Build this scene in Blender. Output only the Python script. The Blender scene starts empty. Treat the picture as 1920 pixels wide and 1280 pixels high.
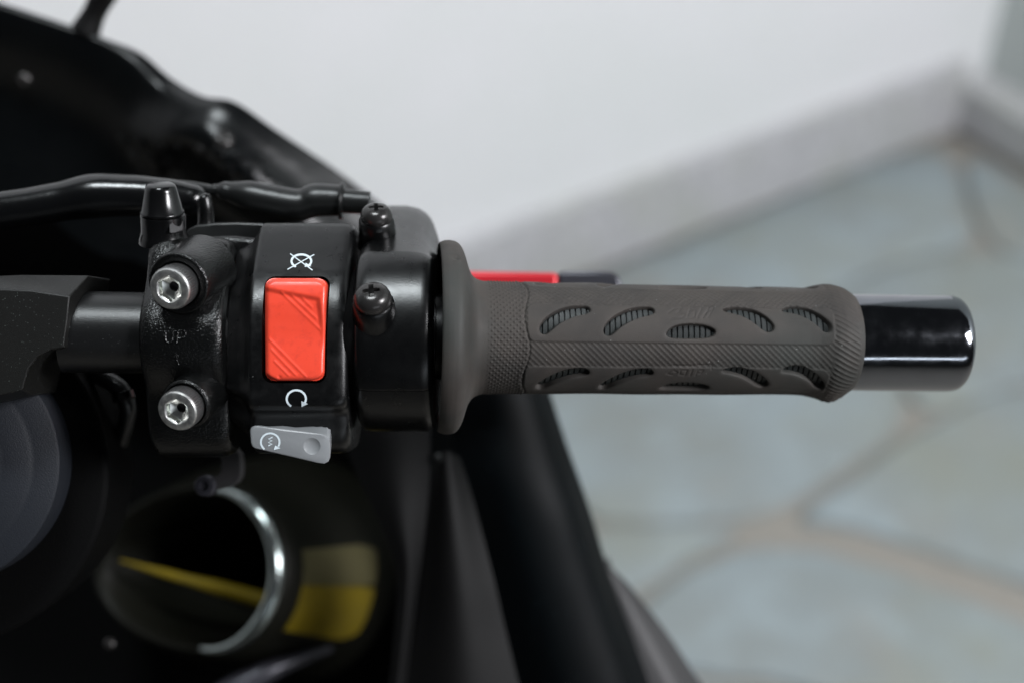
import bpy, bmesh, math, random
import numpy as np
from mathutils import Vector, Matrix

random.seed(4)
scene = bpy.context.scene
COL = scene.collection

# ------------------------------------------------------------------ camera
# "px" below = 0.16 mm: the bike is laid out on a drawing plane square to the
# rider's line of sight, 0.427 m from the eye; W is the height above that plane.
S = 0.427 / 2667.0
D = 2667.0
PITCH = math.radians(40)
CAM = Vector((0, 0, 1.2))
FWD = Vector((0, math.cos(PITCH), -math.sin(PITCH)))
UPV = Vector((0, math.sin(PITCH), math.cos(PITCH)))
RGT = Vector((1, 0, 0))
cam_data = bpy.data.cameras.new('camera')
cam = bpy.data.objects.new('camera', cam_data)
COL.objects.link(cam)
cam.location = CAM
cam.rotation_euler = (math.radians(90) - PITCH, 0, 0)
cam_data.lens = 50
cam_data.sensor_width = 36
cam_data.clip_start = 0.01
cam_data.clip_end = 100
cam_data.dof.use_dof = True
cam_data.dof.focus_distance = (D - 125) * S
cam_data.dof.aperture_fstop = 4.5
cam_data.dof.aperture_blades = 9
scene.camera = cam

# ------------------------------------------------------------------ room light
world = bpy.data.worlds.new('World')
scene.world = world
world.use_nodes = True
bg = world.node_tree.nodes['Background']
bg.inputs['Color'].default_value = (0.86, 0.93, 1.0, 1)
bg.inputs['Strength'].default_value = 0.03

def area(name, loc, target, sx, sy, power, col):
    l = bpy.data.lights.new(name, 'AREA')
    l.shape = 'RECTANGLE'; l.size = sx; l.size_y = sy
    l.energy = power; l.color = col
    o = bpy.data.objects.new(name, l)
    COL.objects.link(o)
    o.location = loc
    d = Vector(target) - Vector(loc)
    o.rotation_euler = d.to_track_quat('-Z', 'Y').to_euler()
    return o
# ceiling fitting above the bike, an added side lamp to brighten the wall, daylight from the open door behind the rider
area('ceiling_lamp', (-0.22, 0.36, 2.55), (-0.22, 0.36, 0), 0.46, 0.24, 19, (0.90, 0.97, 1.0))
area('wall_fill_lamp', (1.75, -0.35, 2.1), (0.15, 1.55, 0.75), 0.7, 0.7, 66, (0.965, 0.965, 1.0))
area('doorway_daylight', (1.3, -2.4, 0.98), (0.1, 0.3, 0.9), 1.8, 0.12, 6, (0.86, 0.93, 1.0))

scene.view_settings.view_transform = 'Standard'
scene.view_settings.look = 'None'
scene.view_settings.gamma = 1
scene.view_settings.exposure = 0
scene.cycles.use_denoising = True
scene.cycles.max_bounces = 8
scene.cycles.sample_clamp_indirect = 6

# ------------------------------------------------------------------ materials
def mat(name, col, rough=0.5, metal=0.0, bump=None, var=None, spec=0.5, flakes=None, rvar=None, coat=0):
    m = bpy.data.materials.new(name); m.use_nodes = True
    nt = m.node_tree; n = nt.nodes; L = nt.links
    p = n['Principled BSDF']
    p.inputs['Base Color'].default_value = (*col, 1)
    p.inputs['Roughness'].default_value = rough
    p.inputs['Metallic'].default_value = metal
    p.inputs['Specular IOR Level'].default_value = spec
    p.inputs['Coat Weight'].default_value = coat
    geo = n.new('ShaderNodeNewGeometry')
    pos = geo.outputs['Position']
    def noise(scale, detail=2, rgh=0.5):
        t = n.new('ShaderNodeTexNoise'); t.inputs['Scale'].default_value = scale
        t.inputs['Detail'].default_value = detail; t.inputs['Roughness'].default_value = rgh
        L.new(pos, t.inputs['Vector']); return t
    if bump:
        h = None
        for scale, dist in bump:
            t = noise(scale)
            b = n.new('ShaderNodeBump'); b.inputs['Strength'].default_value = 1
            b.inputs['Distance'].default_value = dist
            L.new(t.outputs['Fac'], b.inputs['Height'])
            if h: L.new(h.outputs['Normal'], b.inputs['Normal'])
            h = b
        L.new(h.outputs['Normal'], p.inputs['Normal'])
    last = None
    if var:                       # (scale, other colour, lo, hi)
        for scale, c2, lo, hi in var:
            t = noise(scale, 4, 0.6)
            r = n.new('ShaderNodeMapRange'); r.inputs[1].default_value = lo; r.inputs[2].default_value = hi
            L.new(t.outputs['Fac'], r.inputs[0])
            mx = n.new('ShaderNodeMix'); mx.data_type = 'RGBA'
            L.new(r.outputs[0], mx.inputs[0])
            if last: L.new(last, mx.inputs[6])
            else: mx.inputs[6].default_value = (*col, 1)
            mx.inputs[7].default_value = (*c2, 1)
            last = mx.outputs[2]
    if flakes:                    # (scale, colour, threshold) sparse specks
        t = n.new('ShaderNodeTexVoronoi'); t.inputs['Scale'].default_value = flakes[0]
        L.new(pos, t.inputs['Vector'])
        sep = n.new('ShaderNodeSeparateColor'); L.new(t.outputs['Color'], sep.inputs[0])
        c = n.new('ShaderNodeMath'); c.operation = 'GREATER_THAN'; c.inputs[1].default_value = flakes[2]
        L.new(sep.outputs[0], c.inputs[0])
        d = n.new('ShaderNodeMath'); d.operation = 'LESS_THAN'; d.inputs[1].default_value = 0.17
        L.new(t.outputs['Distance'], d.inputs[0])
        e = n.new('ShaderNodeMath'); e.operation = 'MULTIPLY'
        L.new(c.outputs[0], e.inputs[0]); L.new(d.outputs[0], e.inputs[1])
        mx = n.new('ShaderNodeMix'); mx.data_type = 'RGBA'
        L.new(e.outputs[0], mx.inputs[0])
        if last: L.new(last, mx.inputs[6])
        else: mx.inputs[6].default_value = (*col, 1)
        mx.inputs[7].default_value = (*flakes[1], 1)
        last = mx.outputs[2]
    if last: L.new(last, p.inputs['Base Color'])
    if rvar:
        t = noise(rvar[0], 5, 0.65)
        r = n.new('ShaderNodeMapRange'); r.inputs[1].default_value = 0.35; r.inputs[2].default_value = 0.7
        r.inputs[3].default_value = rough; r.inputs[4].default_value = rvar[1]
        L.new(t.outputs['Fac'], r.inputs[0]); L.new(r.outputs[0], p.inputs['Roughness'])
    return m

M = {}
M['housing'] = mat('black_moulded_plastic', (0.0018, 0.0019, 0.0021), 0.27, spec=0.5, bump=[(2600, 0.00003)], rvar=(260, 0.42), flakes=(900, (0.10, 0.10, 0.10), 0.992))
M['gloss'] = mat('black_satin_paint', (0.0013, 0.0014, 0.0016), 0.27, spec=0.5, bump=[(1800, 0.000018)], rvar=(200, 0.33), flakes=(900, (0.14, 0.14, 0.14), 0.994))
M['powder'] = mat('black_powder_coat', (0.0028, 0.003, 0.003), 0.23, spec=0.45, bump=[(1800, 0.00022)])
M['tube'] = mat('satin_anodised_black', (0.005, 0.0052, 0.0055), 0.34, bump=[(4200, 0.00004)], flakes=(2200, (0.16, 0.17, 0.17), 0.95))
M['yoke'] = mat('textured_charcoal_metal', (0.0065, 0.0065, 0.006), 0.45, spec=0.35, bump=[(3800, 0.00006)], flakes=(1700, (0.11, 0.13, 0.12), 0.80))
M['rubber'] = mat('brown_grey_rubber', (0.050, 0.0435, 0.039), 0.76, spec=0.3, rvar=(45, 0.56), bump=[(3500, 0.00005)],
                  var=[(60, (0.034, 0.031, 0.029), 0.42, 0.7), (22, (0.038, 0.040, 0.037), 0.45, 0.65)], flakes=(1500, (0.38, 0.38, 0.37), 0.993))
M['insert'] = mat('teal_grey_ribbed_rubber', (0.014, 0.017, 0.017), 0.45, bump=[(3000, 0.00004)])
M['red'] = mat('red_orange_plastic', (0.82, 0.068, 0.034), 0.30, bump=[(3000, 0.000012)], rvar=(300, 0.42), var=[(420, (0.70, 0.055, 0.03), 0.5, 0.75)])
M['grey'] = mat('grey_plastic', (0.235, 0.245, 0.255), 0.30, bump=[(2500, 0.00001)], rvar=(300, 0.36))
M['print'] = mat('pale_print', (0.62, 0.70, 0.74), 0.5)
M['steel'] = mat('zinc_plated_steel', (0.62, 0.62, 0.60), 0.48, 1, bump=[(2500, 0.00004)], var=[(500, (0.34, 0.34, 0.34), 0.4, 0.65)])
M['steel_shade'] = mat('shaded_zinc_steel', (0.20, 0.20, 0.20), 0.5, 1, bump=[(2500, 0.00004)])  # darker zinc: counterbore shadow on the bolt sides put into the colour
M['steel_in'] = mat('bright_plated_steel', (0.72, 0.73, 0.70), 0.30, 1)
M['chrome'] = mat('black_chrome', (0.19, 0.20, 0.22), 0.07, 1, bump=[(500, 0.000006)], rvar=(180, 0.16))
M['screw'] = mat('blackened_screw_steel', (0.045, 0.043, 0.042), 0.25, 0.6, bump=[(2500, 0.00003)])
M['rubber_hose'] = mat('glossy_black_rubber', (0.0022, 0.0024, 0.0027), 0.22, bump=[(700, 0.00004)])
M['cap'] = mat('black_cap_rubber', (0.003, 0.003, 0.0033), 0.2)
M['boot'] = mat('dull_black_rubber', (0.005, 0.0055, 0.0055), 0.36, bump=[(900, 0.00005)])
M['lever_red'] = mat('red_anodised_aluminium', (0.50, 0.012, 0.022), 0.4, 0.25)
M['lever_grey'] = mat('charcoal_anodised_aluminium', (0.045, 0.045, 0.055), 0.35, 0.4)
M['cowl'] = mat('black_cowl_plastic', (0.0018, 0.0023, 0.0027), 0.27, spec=0.36, bump=[(90, 0.0004)], rvar=(40, 0.36))
M['cowl_matt'] = mat('matt_black_plastic', (0.0038, 0.0038, 0.0039), 0.55, bump=[(900, 0.0001)], spec=0.2)
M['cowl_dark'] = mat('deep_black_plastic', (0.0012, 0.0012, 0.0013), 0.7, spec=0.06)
M['cowl_blue'] = mat('black_metallic_paint', (0.0009, 0.0018, 0.0024), 0.5, spec=0.11, flakes=(700, (0.02, 0.035, 0.04), 0.9))
M['cowl_grey'] = mat('dark_grey_plastic', (0.026, 0.025, 0.026), 0.55, bump=[(600, 0.0001)])
M['disc'] = mat('blue_grey_cast_cap', (0.0115, 0.0135, 0.018), 0.55, spec=0.25, bump=[(2500, 0.0001)])
M['disc_dark'] = mat('black_cast_ring', (0.0022, 0.0022, 0.0023), 0.6, bump=[(2500, 0.0001)], spec=0.06)
M['ring'] = mat('polished_steel', (0.42, 0.47, 0.46), 0.22, 1)
M['yellow'] = mat('yellow_paint', (0.155, 0.112, 0.006), 0.5, spec=0.1, var=[(40, (0.125, 0.095, 0.014), 0.4, 0.7)])
M['tan'] = mat('faded_khaki_paint', (0.075, 0.066, 0.032), 0.5, spec=0.1)
M['olive'] = mat('dark_olive_metal', (0.006, 0.006, 0.0042), 0.5, 0.1, spec=0.12)
M['wall'] = mat('white_painted_plaster', (0.80, 0.80, 0.815), 0.7, bump=[(60, 0.0006)], var=[(3, (0.76, 0.775, 0.775), 0.4, 0.7)])
M['wall2'] = mat('shaded_grey_green_plaster', (0.50, 0.535, 0.52), 0.7, bump=[(60, 0.0006)])  # greyer, greener plaster with the side wall's shadow put into its colour
M['skirt'] = mat('grey_terrazzo_skirting', (0.68, 0.67, 0.69), 0.5, var=[(260, (0.36, 0.36, 0.37), 0.42, 0.6), (70, (0.40, 0.40, 0.41), 0.45, 0.6), (9, (0.44, 0.45, 0.42), 0.45, 0.7)])
M['stone'] = mat('blue_grey_flagstone', (0.275, 0.32, 0.335), 0.6, bump=[(30, 0.004)],
                 var=[(4.5, (0.235, 0.255, 0.245), 0.4, 0.66), (13, (0.31, 0.365, 0.385), 0.5, 0.72), (2.6, (0.26, 0.28, 0.25), 0.5, 0.66), (3.7, (0.285, 0.265, 0.225), 0.55, 0.8)])
M['mortar'] = mat('brown_grey_mortar', (0.275, 0.26, 0.232), 0.8, bump=[(80, 0.003)], var=[(7, (0.29, 0.27, 0.238), 0.4, 0.65)])

# ------------------------------------------------------------------ geometry helpers (local drawing coordinates U,V,W)
def P(px, py, W=0.0):
    k = (D - W) / D
    return Vector(((px - 960) * k, (640 - py) * k, W))
def to_world(v):
    return CAM + FWD * ((D - v[2]) * S) + RGT * (v[0] * S) + UPV * (v[1] * S)
ROT = np.array([[RGT.x, UPV.x, -FWD.x], [RGT.y, UPV.y, -FWD.y], [RGT.z, UPV.z, -FWD.z]]) * S
ORG = np.array(CAM + FWD * (D * S))

def link(name, me, parent):
    o = bpy.data.objects.new(name, me)
    COL.objects.link(o)
    if parent: o.parent = parent
    return o

def origin_to_centre(o):
    me = o.data
    n = len(me.vertices)
    co = np.empty(n * 3); me.vertices.foreach_get('co', co); co = co.reshape(-1, 3)
    c = (co.min(0) + co.max(0)) / 2
    me.vertices.foreach_set('co', (co - c).ravel())
    me.update()
    base = Vector((0, 0, 0))
    p = o.parent
    while p:
        base += p.location; p = p.parent
    o.location = Vector(c) - base

class MB:
    def __init__(self): self.v = []; self.f = []; self.m = []
    def add(self, vs, fs, mi=0):
        b = len(self.v); self.v += [tuple(x) for x in vs]
        self.f += [tuple(i + b for i in f) for f in fs]; self.m += [mi] * len(fs)
    def build(self, name, mats, parent=None, local=True, bevel=None, smooth=35, subsurf=0, merge=True):
        me = bpy.data.meshes.new(name)
        co = np.array(self.v, dtype=float)
        if local: co = co @ ROT.T + ORG
        me.from_pydata(co.tolist(), [], self.f)
        if not isinstance(mats, (list, tuple)): mats = [mats]
        for m in mats: me.materials.append(M[m])
        me.polygons.foreach_set('material_index', self.m)
        bm = bmesh.new(); bm.from_mesh(me)
        if merge: bmesh.ops.remove_doubles(bm, verts=bm.verts, dist=1e-7)
        bmesh.ops.recalc_face_normals(bm, faces=bm.faces)
        bm.to_mesh(me); bm.free()
        me.polygons.foreach_set('use_smooth', [True] * len(me.polygons))
        if smooth < 179: me.set_sharp_from_angle(angle=math.radians(smooth))
        o = link(name, me, parent)
        origin_to_centre(o)
        if bevel:
            b = o.modifiers.new('bevel', 'BEVEL'); b.width = bevel * S; b.segments = 3
            b.limit_method = 'ANGLE'; b.angle_limit = math.radians(35); b.harden_normals = False
        if subsurf:
            s = o.modifiers.new('sub', 'SUBSURF'); s.levels = subsurf; s.render_levels = subsurf
        return o
    # --- shapes
    def loft(self, loops, cap=True, closed=True, mi=0):
        n = len(loops[0]); vs = [p for l in loops for p in l]; fs = []
        for k in range(len(loops) - 1):
            for i in range(n if closed else n - 1):
                j = (i + 1) % n
                fs.append((k * n + i, k * n + j, (k + 1) * n + j, (k + 1) * n + i))
        if cap:
            fs.append(tuple(range(n))[::-1]); fs.append(tuple((len(loops) - 1) * n + i for i in range(n)))
        self.add(vs, fs, mi)
    def lathe(self, o, d, prof, seg=48, mi=0, cap=True, wob=None):
        o = Vector(o); d = Vector(d).normalized()
        a = d.orthogonal().normalized(); b = d.cross(a)
        loops = []
        for t, r in prof:
            loops.append([o + d * t + (a * math.cos(2 * math.pi * i / seg) + b * math.sin(2 * math.pi * i / seg)) * (r + (wob(i) if wob else 0)) for i in range(seg)])
        self.loft(loops, cap, mi=mi)
    def tube(self, pts, rad, seg=24, cap=True, mi=0, sub=8):
        pts = [Vector(p) for p in pts]
        if not isinstance(rad, (list, tuple)): rad = [rad] * len(pts)
        P2, R2 = [], []
        n = len(pts)
        for i in range(n - 1):
            p0 = pts[max(i - 1, 0)]; p1 = pts[i]; p2 = pts[i + 1]; p3 = pts[min(i + 2, n - 1)]
            for k in range(sub):
                t = k / sub
                P2.append(0.5 * ((2 * p1) + (p2 - p0) * t + (2 * p0 - 5 * p1 + 4 * p2 - p3) * t * t + (3 * p1 - p0 - 3 * p2 + p3) * t ** 3))
                tt = t * t * (3 - 2 * t)
                R2.append(rad[i] * (1 - tt) + rad[i + 1] * tt)
        P2.append(pts[-1]); R2.append(rad[-1])
        up = Vector((0.13, 0.2, 1)).normalized(); loops = []
        for i, p in enumerate(P2):
            d = (P2[min(i + 1, len(P2) - 1)] - P2[max(i - 1, 0)]).normalized()
            a = d.cross(up).normalized(); b = a.cross(d)
            up = b
            loops.append([p + (a * math.cos(2 * math.pi * k / seg) + b * math.sin(2 * math.pi * k / seg)) * R2[i] for k in range(seg)])
        self.loft(loops, cap, mi=mi)
    def prism(self, pts, W0, W1, mi=0, back=None):
        """pixel outline at depth W0 (front), second outline at W1 (back)"""
        f = [P(x, y, W0 if np.isscalar(W0) else W0[i]) for i, (x, y) in enumerate(pts)]
        bk = back or pts
        b = [P(x, y, W1) for x, y in bk] if back else [v + Vector((0, 0, (W1 - (W0 if np.isscalar(W0) else W0[i])))) for i, v in enumerate(f)]
        self.loft([b, f], mi=mi)
    def patch(self, rows, thick=12, nu=10, nv=10, mi=0):
        """rows of (px,py,W) control points -> smooth curved sheet with thickness"""
        R = [[P(*c) for c in r] for r in rows]
        def cr(pts, t):
            n = len(pts) - 1; x = min(max(t * n, 0), n - 1e-6); i = int(x); t = x - i
            p1, p2 = pts[i], pts[i + 1]
            p0 = pts[i - 1] if i > 0 else 2 * p1 - p2
            p3 = pts[i + 2] if i + 2 <= n else 2 * p2 - p1
            return 0.5 * ((2 * p1) + (p2 - p0) * t + (2 * p0 - 5 * p1 + 4 * p2 - p3) * t * t + (3 * p1 - p0 - 3 * p2 + p3) * t ** 3)
        NU, NV = nu * (len(R[0]) - 1), nv * (len(R) - 1)
        cols = [[cr(r, i / NU) for i in range(NU + 1)] for r in R]
        G = [[cr([c[i] for c in cols], j / NV) for i in range(NU + 1)] for j in range(NV + 1)]
        vs, fs = [], []
        w = NU + 1
        for j in range(NV + 1): vs += G[j]
        off = len(vs)
        for j in range(NV + 1):
            for i in range(w):
                du = G[j][min(i + 1, NU)] - G[j][max(i - 1, 0)]; dv = G[min(j + 1, NV)][i] - G[max(j - 1, 0)][i]
                nn = du.cross(dv)
                nn = nn.normalized() if nn.length > 1e-9 else Vector((0, 0, 1))
                if nn.z < 0: nn = -nn
                vs.append(G[j][i] - nn * thick)
        for j in range(NV):
            for i in range(NU):
                a = j * w + i
                fs.append((a, a + 1, a + w + 1, a + w)); fs.append((off + a, off + a + w, off + a + w + 1, off + a + 1))
        for i in range(NU):
            fs.append((i, off + i, off + i + 1, i + 1)); a = NV * w + i; fs.append((a, a + 1, off + a + 1, off + a))
        for j in range(NV):
            a = j * w; fs.append((a, a + w, off + a + w, off + a)); a = j * w + NU; fs.append((a, off + a, off + a + w, a + w))
        self.add(vs, fs, mi)

def chaikin(pts, n=2, closed=True):
    for _ in range(n):
        q = []
        m = len(pts)
        for i in range(m if closed else m - 1):
            a, b = pts[i], pts[(i + 1) % m]
            q.append(tuple(a[k] * .75 + b[k] * .25 for k in range(len(a)))); q.append(tuple(a[k] * .25 + b[k] * .75 for k in range(len(a))))
        if not closed: q = [pts[0]] + q + [pts[-1]]
        pts = q
    return pts

def boolean(o, cutter, op='DIFFERENCE'):
    md = o.modifiers.new('b', 'BOOLEAN'); md.object = cutter; md.operation = op; md.solver = 'EXACT'
    dg = bpy.context.evaluated_depsgraph_get(); dg.update()
    me = bpy.data.meshes.new_from_object(o.evaluated_get(dg))
    o.modifiers.remove(md)
    o.data = me
    me.polygons.foreach_set('use_smooth', [True] * len(me.polygons))
    me.set_sharp_from_angle(angle=math.radians(35))
    bpy.data.objects.remove(cutter)
def lab(o, label):
    o['label'] = label; return o

# ------------------------------------------------------------------ the room: floor, walls, skirting
def floor_pt(px, py, z=0.0):
    d = FWD + RGT * ((px - 960) / 2667) + UPV * ((640 - py) / 2667)
    t = (z - CAM.z) / d.z
    return CAM + d * t
CORNER = floor_pt(1826, 216)
J0 = floor_pt(1100, 497)
wd = (CORNER - J0).normalized()                 # along the wall, away from the bike
wn = Vector((wd.y, -wd.x, 0))                   # into the room
def boxw(name, o, ex, ey, ez, m, parent=None, bevel=None):
    mb = MB(); o = Vector(o)
    vs = [o + ex * i + ey * j + ez * k for i in (0, 1) for j in (0, 1) for k in (0, 1)]
    mb.add(vs, [(0, 1, 3, 2), (4, 6, 7, 5), (0, 4, 5, 1), (2, 3, 7, 6), (0, 2, 6, 4), (1, 5, 7, 3)])
    ob = mb.build(name, m, parent, local=False)
    if bevel:
        b = ob.modifiers.new('bevel', 'BEVEL'); b.width = bevel; b.segments = 3
    return ob
Z = Vector((0, 0, 1))
floor = boxw('floor', (-4, -3.2, -0.012), Vector((8, 0, 0)), Vector((0, 7.5, 0)), Z * -0.1, 'mortar')
floor['kind'] = 'structure'
stones = [
    [(1215, 1118), (1310, 1050), (1450, 1014), (1600, 1040), (1800, 1112), (1990, 1190), (2060, 1330), (1900, 1450), (1500, 1270), (1330, 1262), (1225, 1230), (1180, 1170)],
    [(1484, 974), (1588, 895), (1730, 794), (1892, 722), (2080, 690), (2200, 850), (2150, 1130), (1980, 1105), (1800, 1045), (1620, 985), (1540, 968)],
    [(960, 770), (1090, 968), (1200, 972), (1320, 970), (1440, 958), (1560, 885), (1710, 785), (1668, 660), (1490, 578), (1250, 562), (1050, 600), (940, 690)],
    [(1060, 1000), (1180, 981), (1330, 984), (1396, 984), (1290, 1040), (1200, 1095), (1140, 1140), (1060, 1120)],
    [(1722, 782), (1880, 718), (2060, 680), (2110, 560), (1960, 492), (1840, 462), (1690, 486), (1500, 574), (1676, 655)],
    [(1050, 594), (1250, 555), (1490, 571), (1690, 480), (1840, 455), (1800, 330), (1750, 255), (1300, 440), (1080, 530)],
    [(1846, 455), (1966, 488), (2110, 552), (2250, 560), (2130, 470), (1930, 352), (1790, 268)],
    [(1130, 1165), (1170, 1190), (1215, 1250), (1330, 1285), (1490, 1295), (1560, 1420), (1300, 1520), (1050, 1450), (1000, 1250)],
    [(700, 620), (1020, 600), (920, 690), (940, 770), (1060, 960), (1040, 1100), (900, 1200), (650, 900)],
    [(640, 600), (1040, 585), (1060, 548), (900, 560), (700, 590)],
]
for st in stones:
    pts = chaikin(st, 2)
    c = [sum(p[k] for p in pts) / len(pts) for k in (0, 1)]
    ctr = floor_pt(*c)
    top = [floor_pt(x + random.uniform(-3, 3), y + random.uniform(-2, 2)) for x, y in pts]
    mb = MB()
    loops = []
    for z, sh in ((-0.014, 0.0), (-0.004, 0.0), (0.0, 0.006), (0.0015, 0.014)):
        loops.append([Vector((p.x, p.y, 0)) + (ctr - p).normalized() * sh + Z * (z - 0.001) for p in top])
    mb.loft(loops)
    mb.build('paving_stone', 'stone', floor, local=False, smooth=60)
wall = boxw('wall', CORNER - wd * 4.5 - wn * 0.15, wd * 4.5, wn * 0.15, Z * 2.25, 'wall')
wall['kind'] = 'structure'
sk = boxw('skirting', CORNER - wd * 4.5, wd * 4.44, wn * 0.02, Z * 0.125, 'skirt', wall, bevel=0.004)
pier = boxw('side_wall', CORNER - wn * 0.15 + wd * 0.0, wd * 0.25, wn * 2.4, Z * 2.25, 'wall2')
pier['kind'] = 'structure'
sk2 = boxw('skirting', CORNER - wd * 0.058 + wn * 0.002, wd * 0.058, wn * 2.38, Z * 0.08, 'skirt', pier, bevel=0.004)

# ------------------------------------------------------------------ the motorcycle
bike = bpy.data.objects.new('motorcycle', None)
COL.objects.link(bike)
bike.location = (-0.25, 0.45, 0)
bike['label'] = 'black motorcycle seen at its right handlebar, with brown-grey rubber grip and red kill switch'
bike['category'] = 'motorcycle'

# handlebar axis: turned 6 degrees away from the eye to the right
PSI = math.radians(6)
AX = Vector((math.cos(PSI), -0.013, -math.sin(PSI))).normalized()
AC = Vector((math.sin(PSI), 0, math.cos(PSI)))
AB = AC.cross(AX).normalized()
A0 = Vector((0, 7, 0))
def tpx(px, off=0.0):
    s, c = math.sin(PSI), math.cos(PSI)
    return ((px - 960) * (D - off * c) - D * off * s) / (D * c - (px - 960) * s)
def axw(px): return -tpx(px) * math.sin(PSI)
def bar(name, prof, m, parent=bike, seg=72, **k):
    mb = MB(); loops = []
    for px, r in prof:
        t = tpx(px); o = A0 + AX * t; kk = (D - o.z) / D
        loops.append([o + (AB * math.sin(2 * math.pi * i / seg) + AC * math.cos(2 * math.pi * i / seg)) * r * kk for i in range(seg)])
    mb.loft(loops)
    return mb.build(name, m, parent, **k)

# --- handlebar tube, throttle tube, bar end
tube = bar('handlebar_tube', [(120, 76), (200, 76), (300, 75), (520, 74), (700, 74), (806, 74)], 'tube')
bar('throttle_tube', [(804, 88), (812, 88), (814, 80), (828, 80), (840, 78), (905, 78)], 'gloss')
be = bar('bar_end_weight', [(1560, 80), (1586, 80), (1587, 89), (1596, 90), (1640, 90), (1770, 90), (1782, 89.3), (1789, 87), (1794, 83), (1797, 77), (1798, 60), (1797.5, 20)], 'chrome', smooth=50)
lab(be, 'polished dark chrome bar-end weight beyond the rubber grip')

# --- rubber grip: outer shell with leaf-shaped slots, ribbed sleeve below
slots_px = [
    [(1009.5, 614), (1019, 599), (1034, 587.6), (1054, 577.7), (1078, 573), (1098, 573.6), (1107, 581), (1103, 587.6), (1078, 592.5), (1059, 600), (1042, 610.5), (1029, 623.7), (1021, 627.8), (1013, 625)],
    [(1129.5, 617), (1139, 602), (1154, 590.6), (1174, 580.7), (1198, 576), (1218, 576.6), (1227, 584), (1223, 590.6), (1198, 595.5), (1179, 603), (1162, 613.5), (1149, 626.7), (1141, 630.8), (1133, 628)],
    [(1247, 624.7), (1261, 612), (1286, 607.5), (1317, 609), (1338, 617), (1342, 625), (1333, 632.5), (1311, 635), (1267, 635), (1252, 632.5)],
    [(1353, 580), (1377, 576), (1408, 581), (1432, 592), (1450, 609), (1451, 619), (1441, 624), (1429, 619), (1415, 607), (1395, 595), (1371, 588), (1355, 585)],
    [(1463, 581), (1481, 574), (1508, 577), (1532, 586), (1553, 604), (1558, 617), (1553, 624), (1542, 621), (1532, 609), (1512, 596), (1488, 588), (1467, 586)],
]
ROW = math.radians(66)
def base_r(px):      # half-height in px of the grip along its length
    X = [820, 822, 826, 832, 840, 850, 857, 863, 868, 873, 878, 885, 894, 905, 920, 945, 990, 1100, 1300, 1490, 1508, 1524, 1540, 1554, 1568, 1579, 1586, 1591, 1593]
    Y = [174, 177, 179, 181, 181.5, 180, 176, 168, 156, 138, 124, 114, 108.5, 105.5, 104.5, 103.5, 103, 102, 100, 98.5, 99.5, 103, 107, 106.5, 103, 99, 95, 91, 84]
    return X, Y
_bx = np.arange(815, 1640, 0.5)
_k = np.exp(-(np.arange(-24, 25) * 0.5 / 3.2) ** 2)
_by = np.interp(_bx, *base_r(0))
_by = np.where((_bx > 826) & (_bx < 1582), np.convolve(np.pad(_by, 24, 'edge'), _k / _k.sum(), 'valid'), _by)
def base_r(px): return np.interp(px, _bx, _by)
def front2axis(px, off):
    t = tpx(px, off); return 960 + t * math.cos(PSI) * D / (D + t * math.sin(PSI))
def th_of(px, py):
    R = float(base_r(px)); th = 0.0
    for _ in range(12):
        t = tpx(px, R * math.cos(th)); o = A0 + AX * t
        W = o.z + R * math.cos(th) * math.cos(PSI)
        sv = ((640 - py) * (D - W) / D - o.y) / R
        th = math.asin(max(-0.999, min(0.999, sv)))
    return th
def seg_dist(X, Y, pts, closed):
    d = np.full(X.shape, 1e9); n = len(pts)
    for i in range(n if closed else n - 1):
        ax, ay = pts[i]; bx, by = pts[(i + 1) % n]
        dx, dy = bx - ax, by - ay
        t = np.clip(((X - ax) * dx + (Y - ay) * dy) / (dx * dx + dy * dy + 1e-9), 0, 1)
        d = np.minimum(d, np.hypot(X - ax - t * dx, Y - ay - t * dy))
    return d
def poly_sdf(X, Y, pts):
    ins = np.zeros(X.shape, bool); n = len(pts)
    for i in range(n):
        ax, ay = pts[i]; bx, by = pts[(i + 1) % n]
        cond = (ay > Y) != (by > Y)
        ins ^= cond & (X < (bx - ax) * (Y - ay) / (by - ay + 1e-12) + ax)
    d = seg_dist(X, Y, pts, True)
    return np.where(ins, -d, d)
def sstep(a, b, x):
    t = np.clip((x - a) / (b - a), 0, 1); return t * t * (3 - 2 * t)

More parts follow.
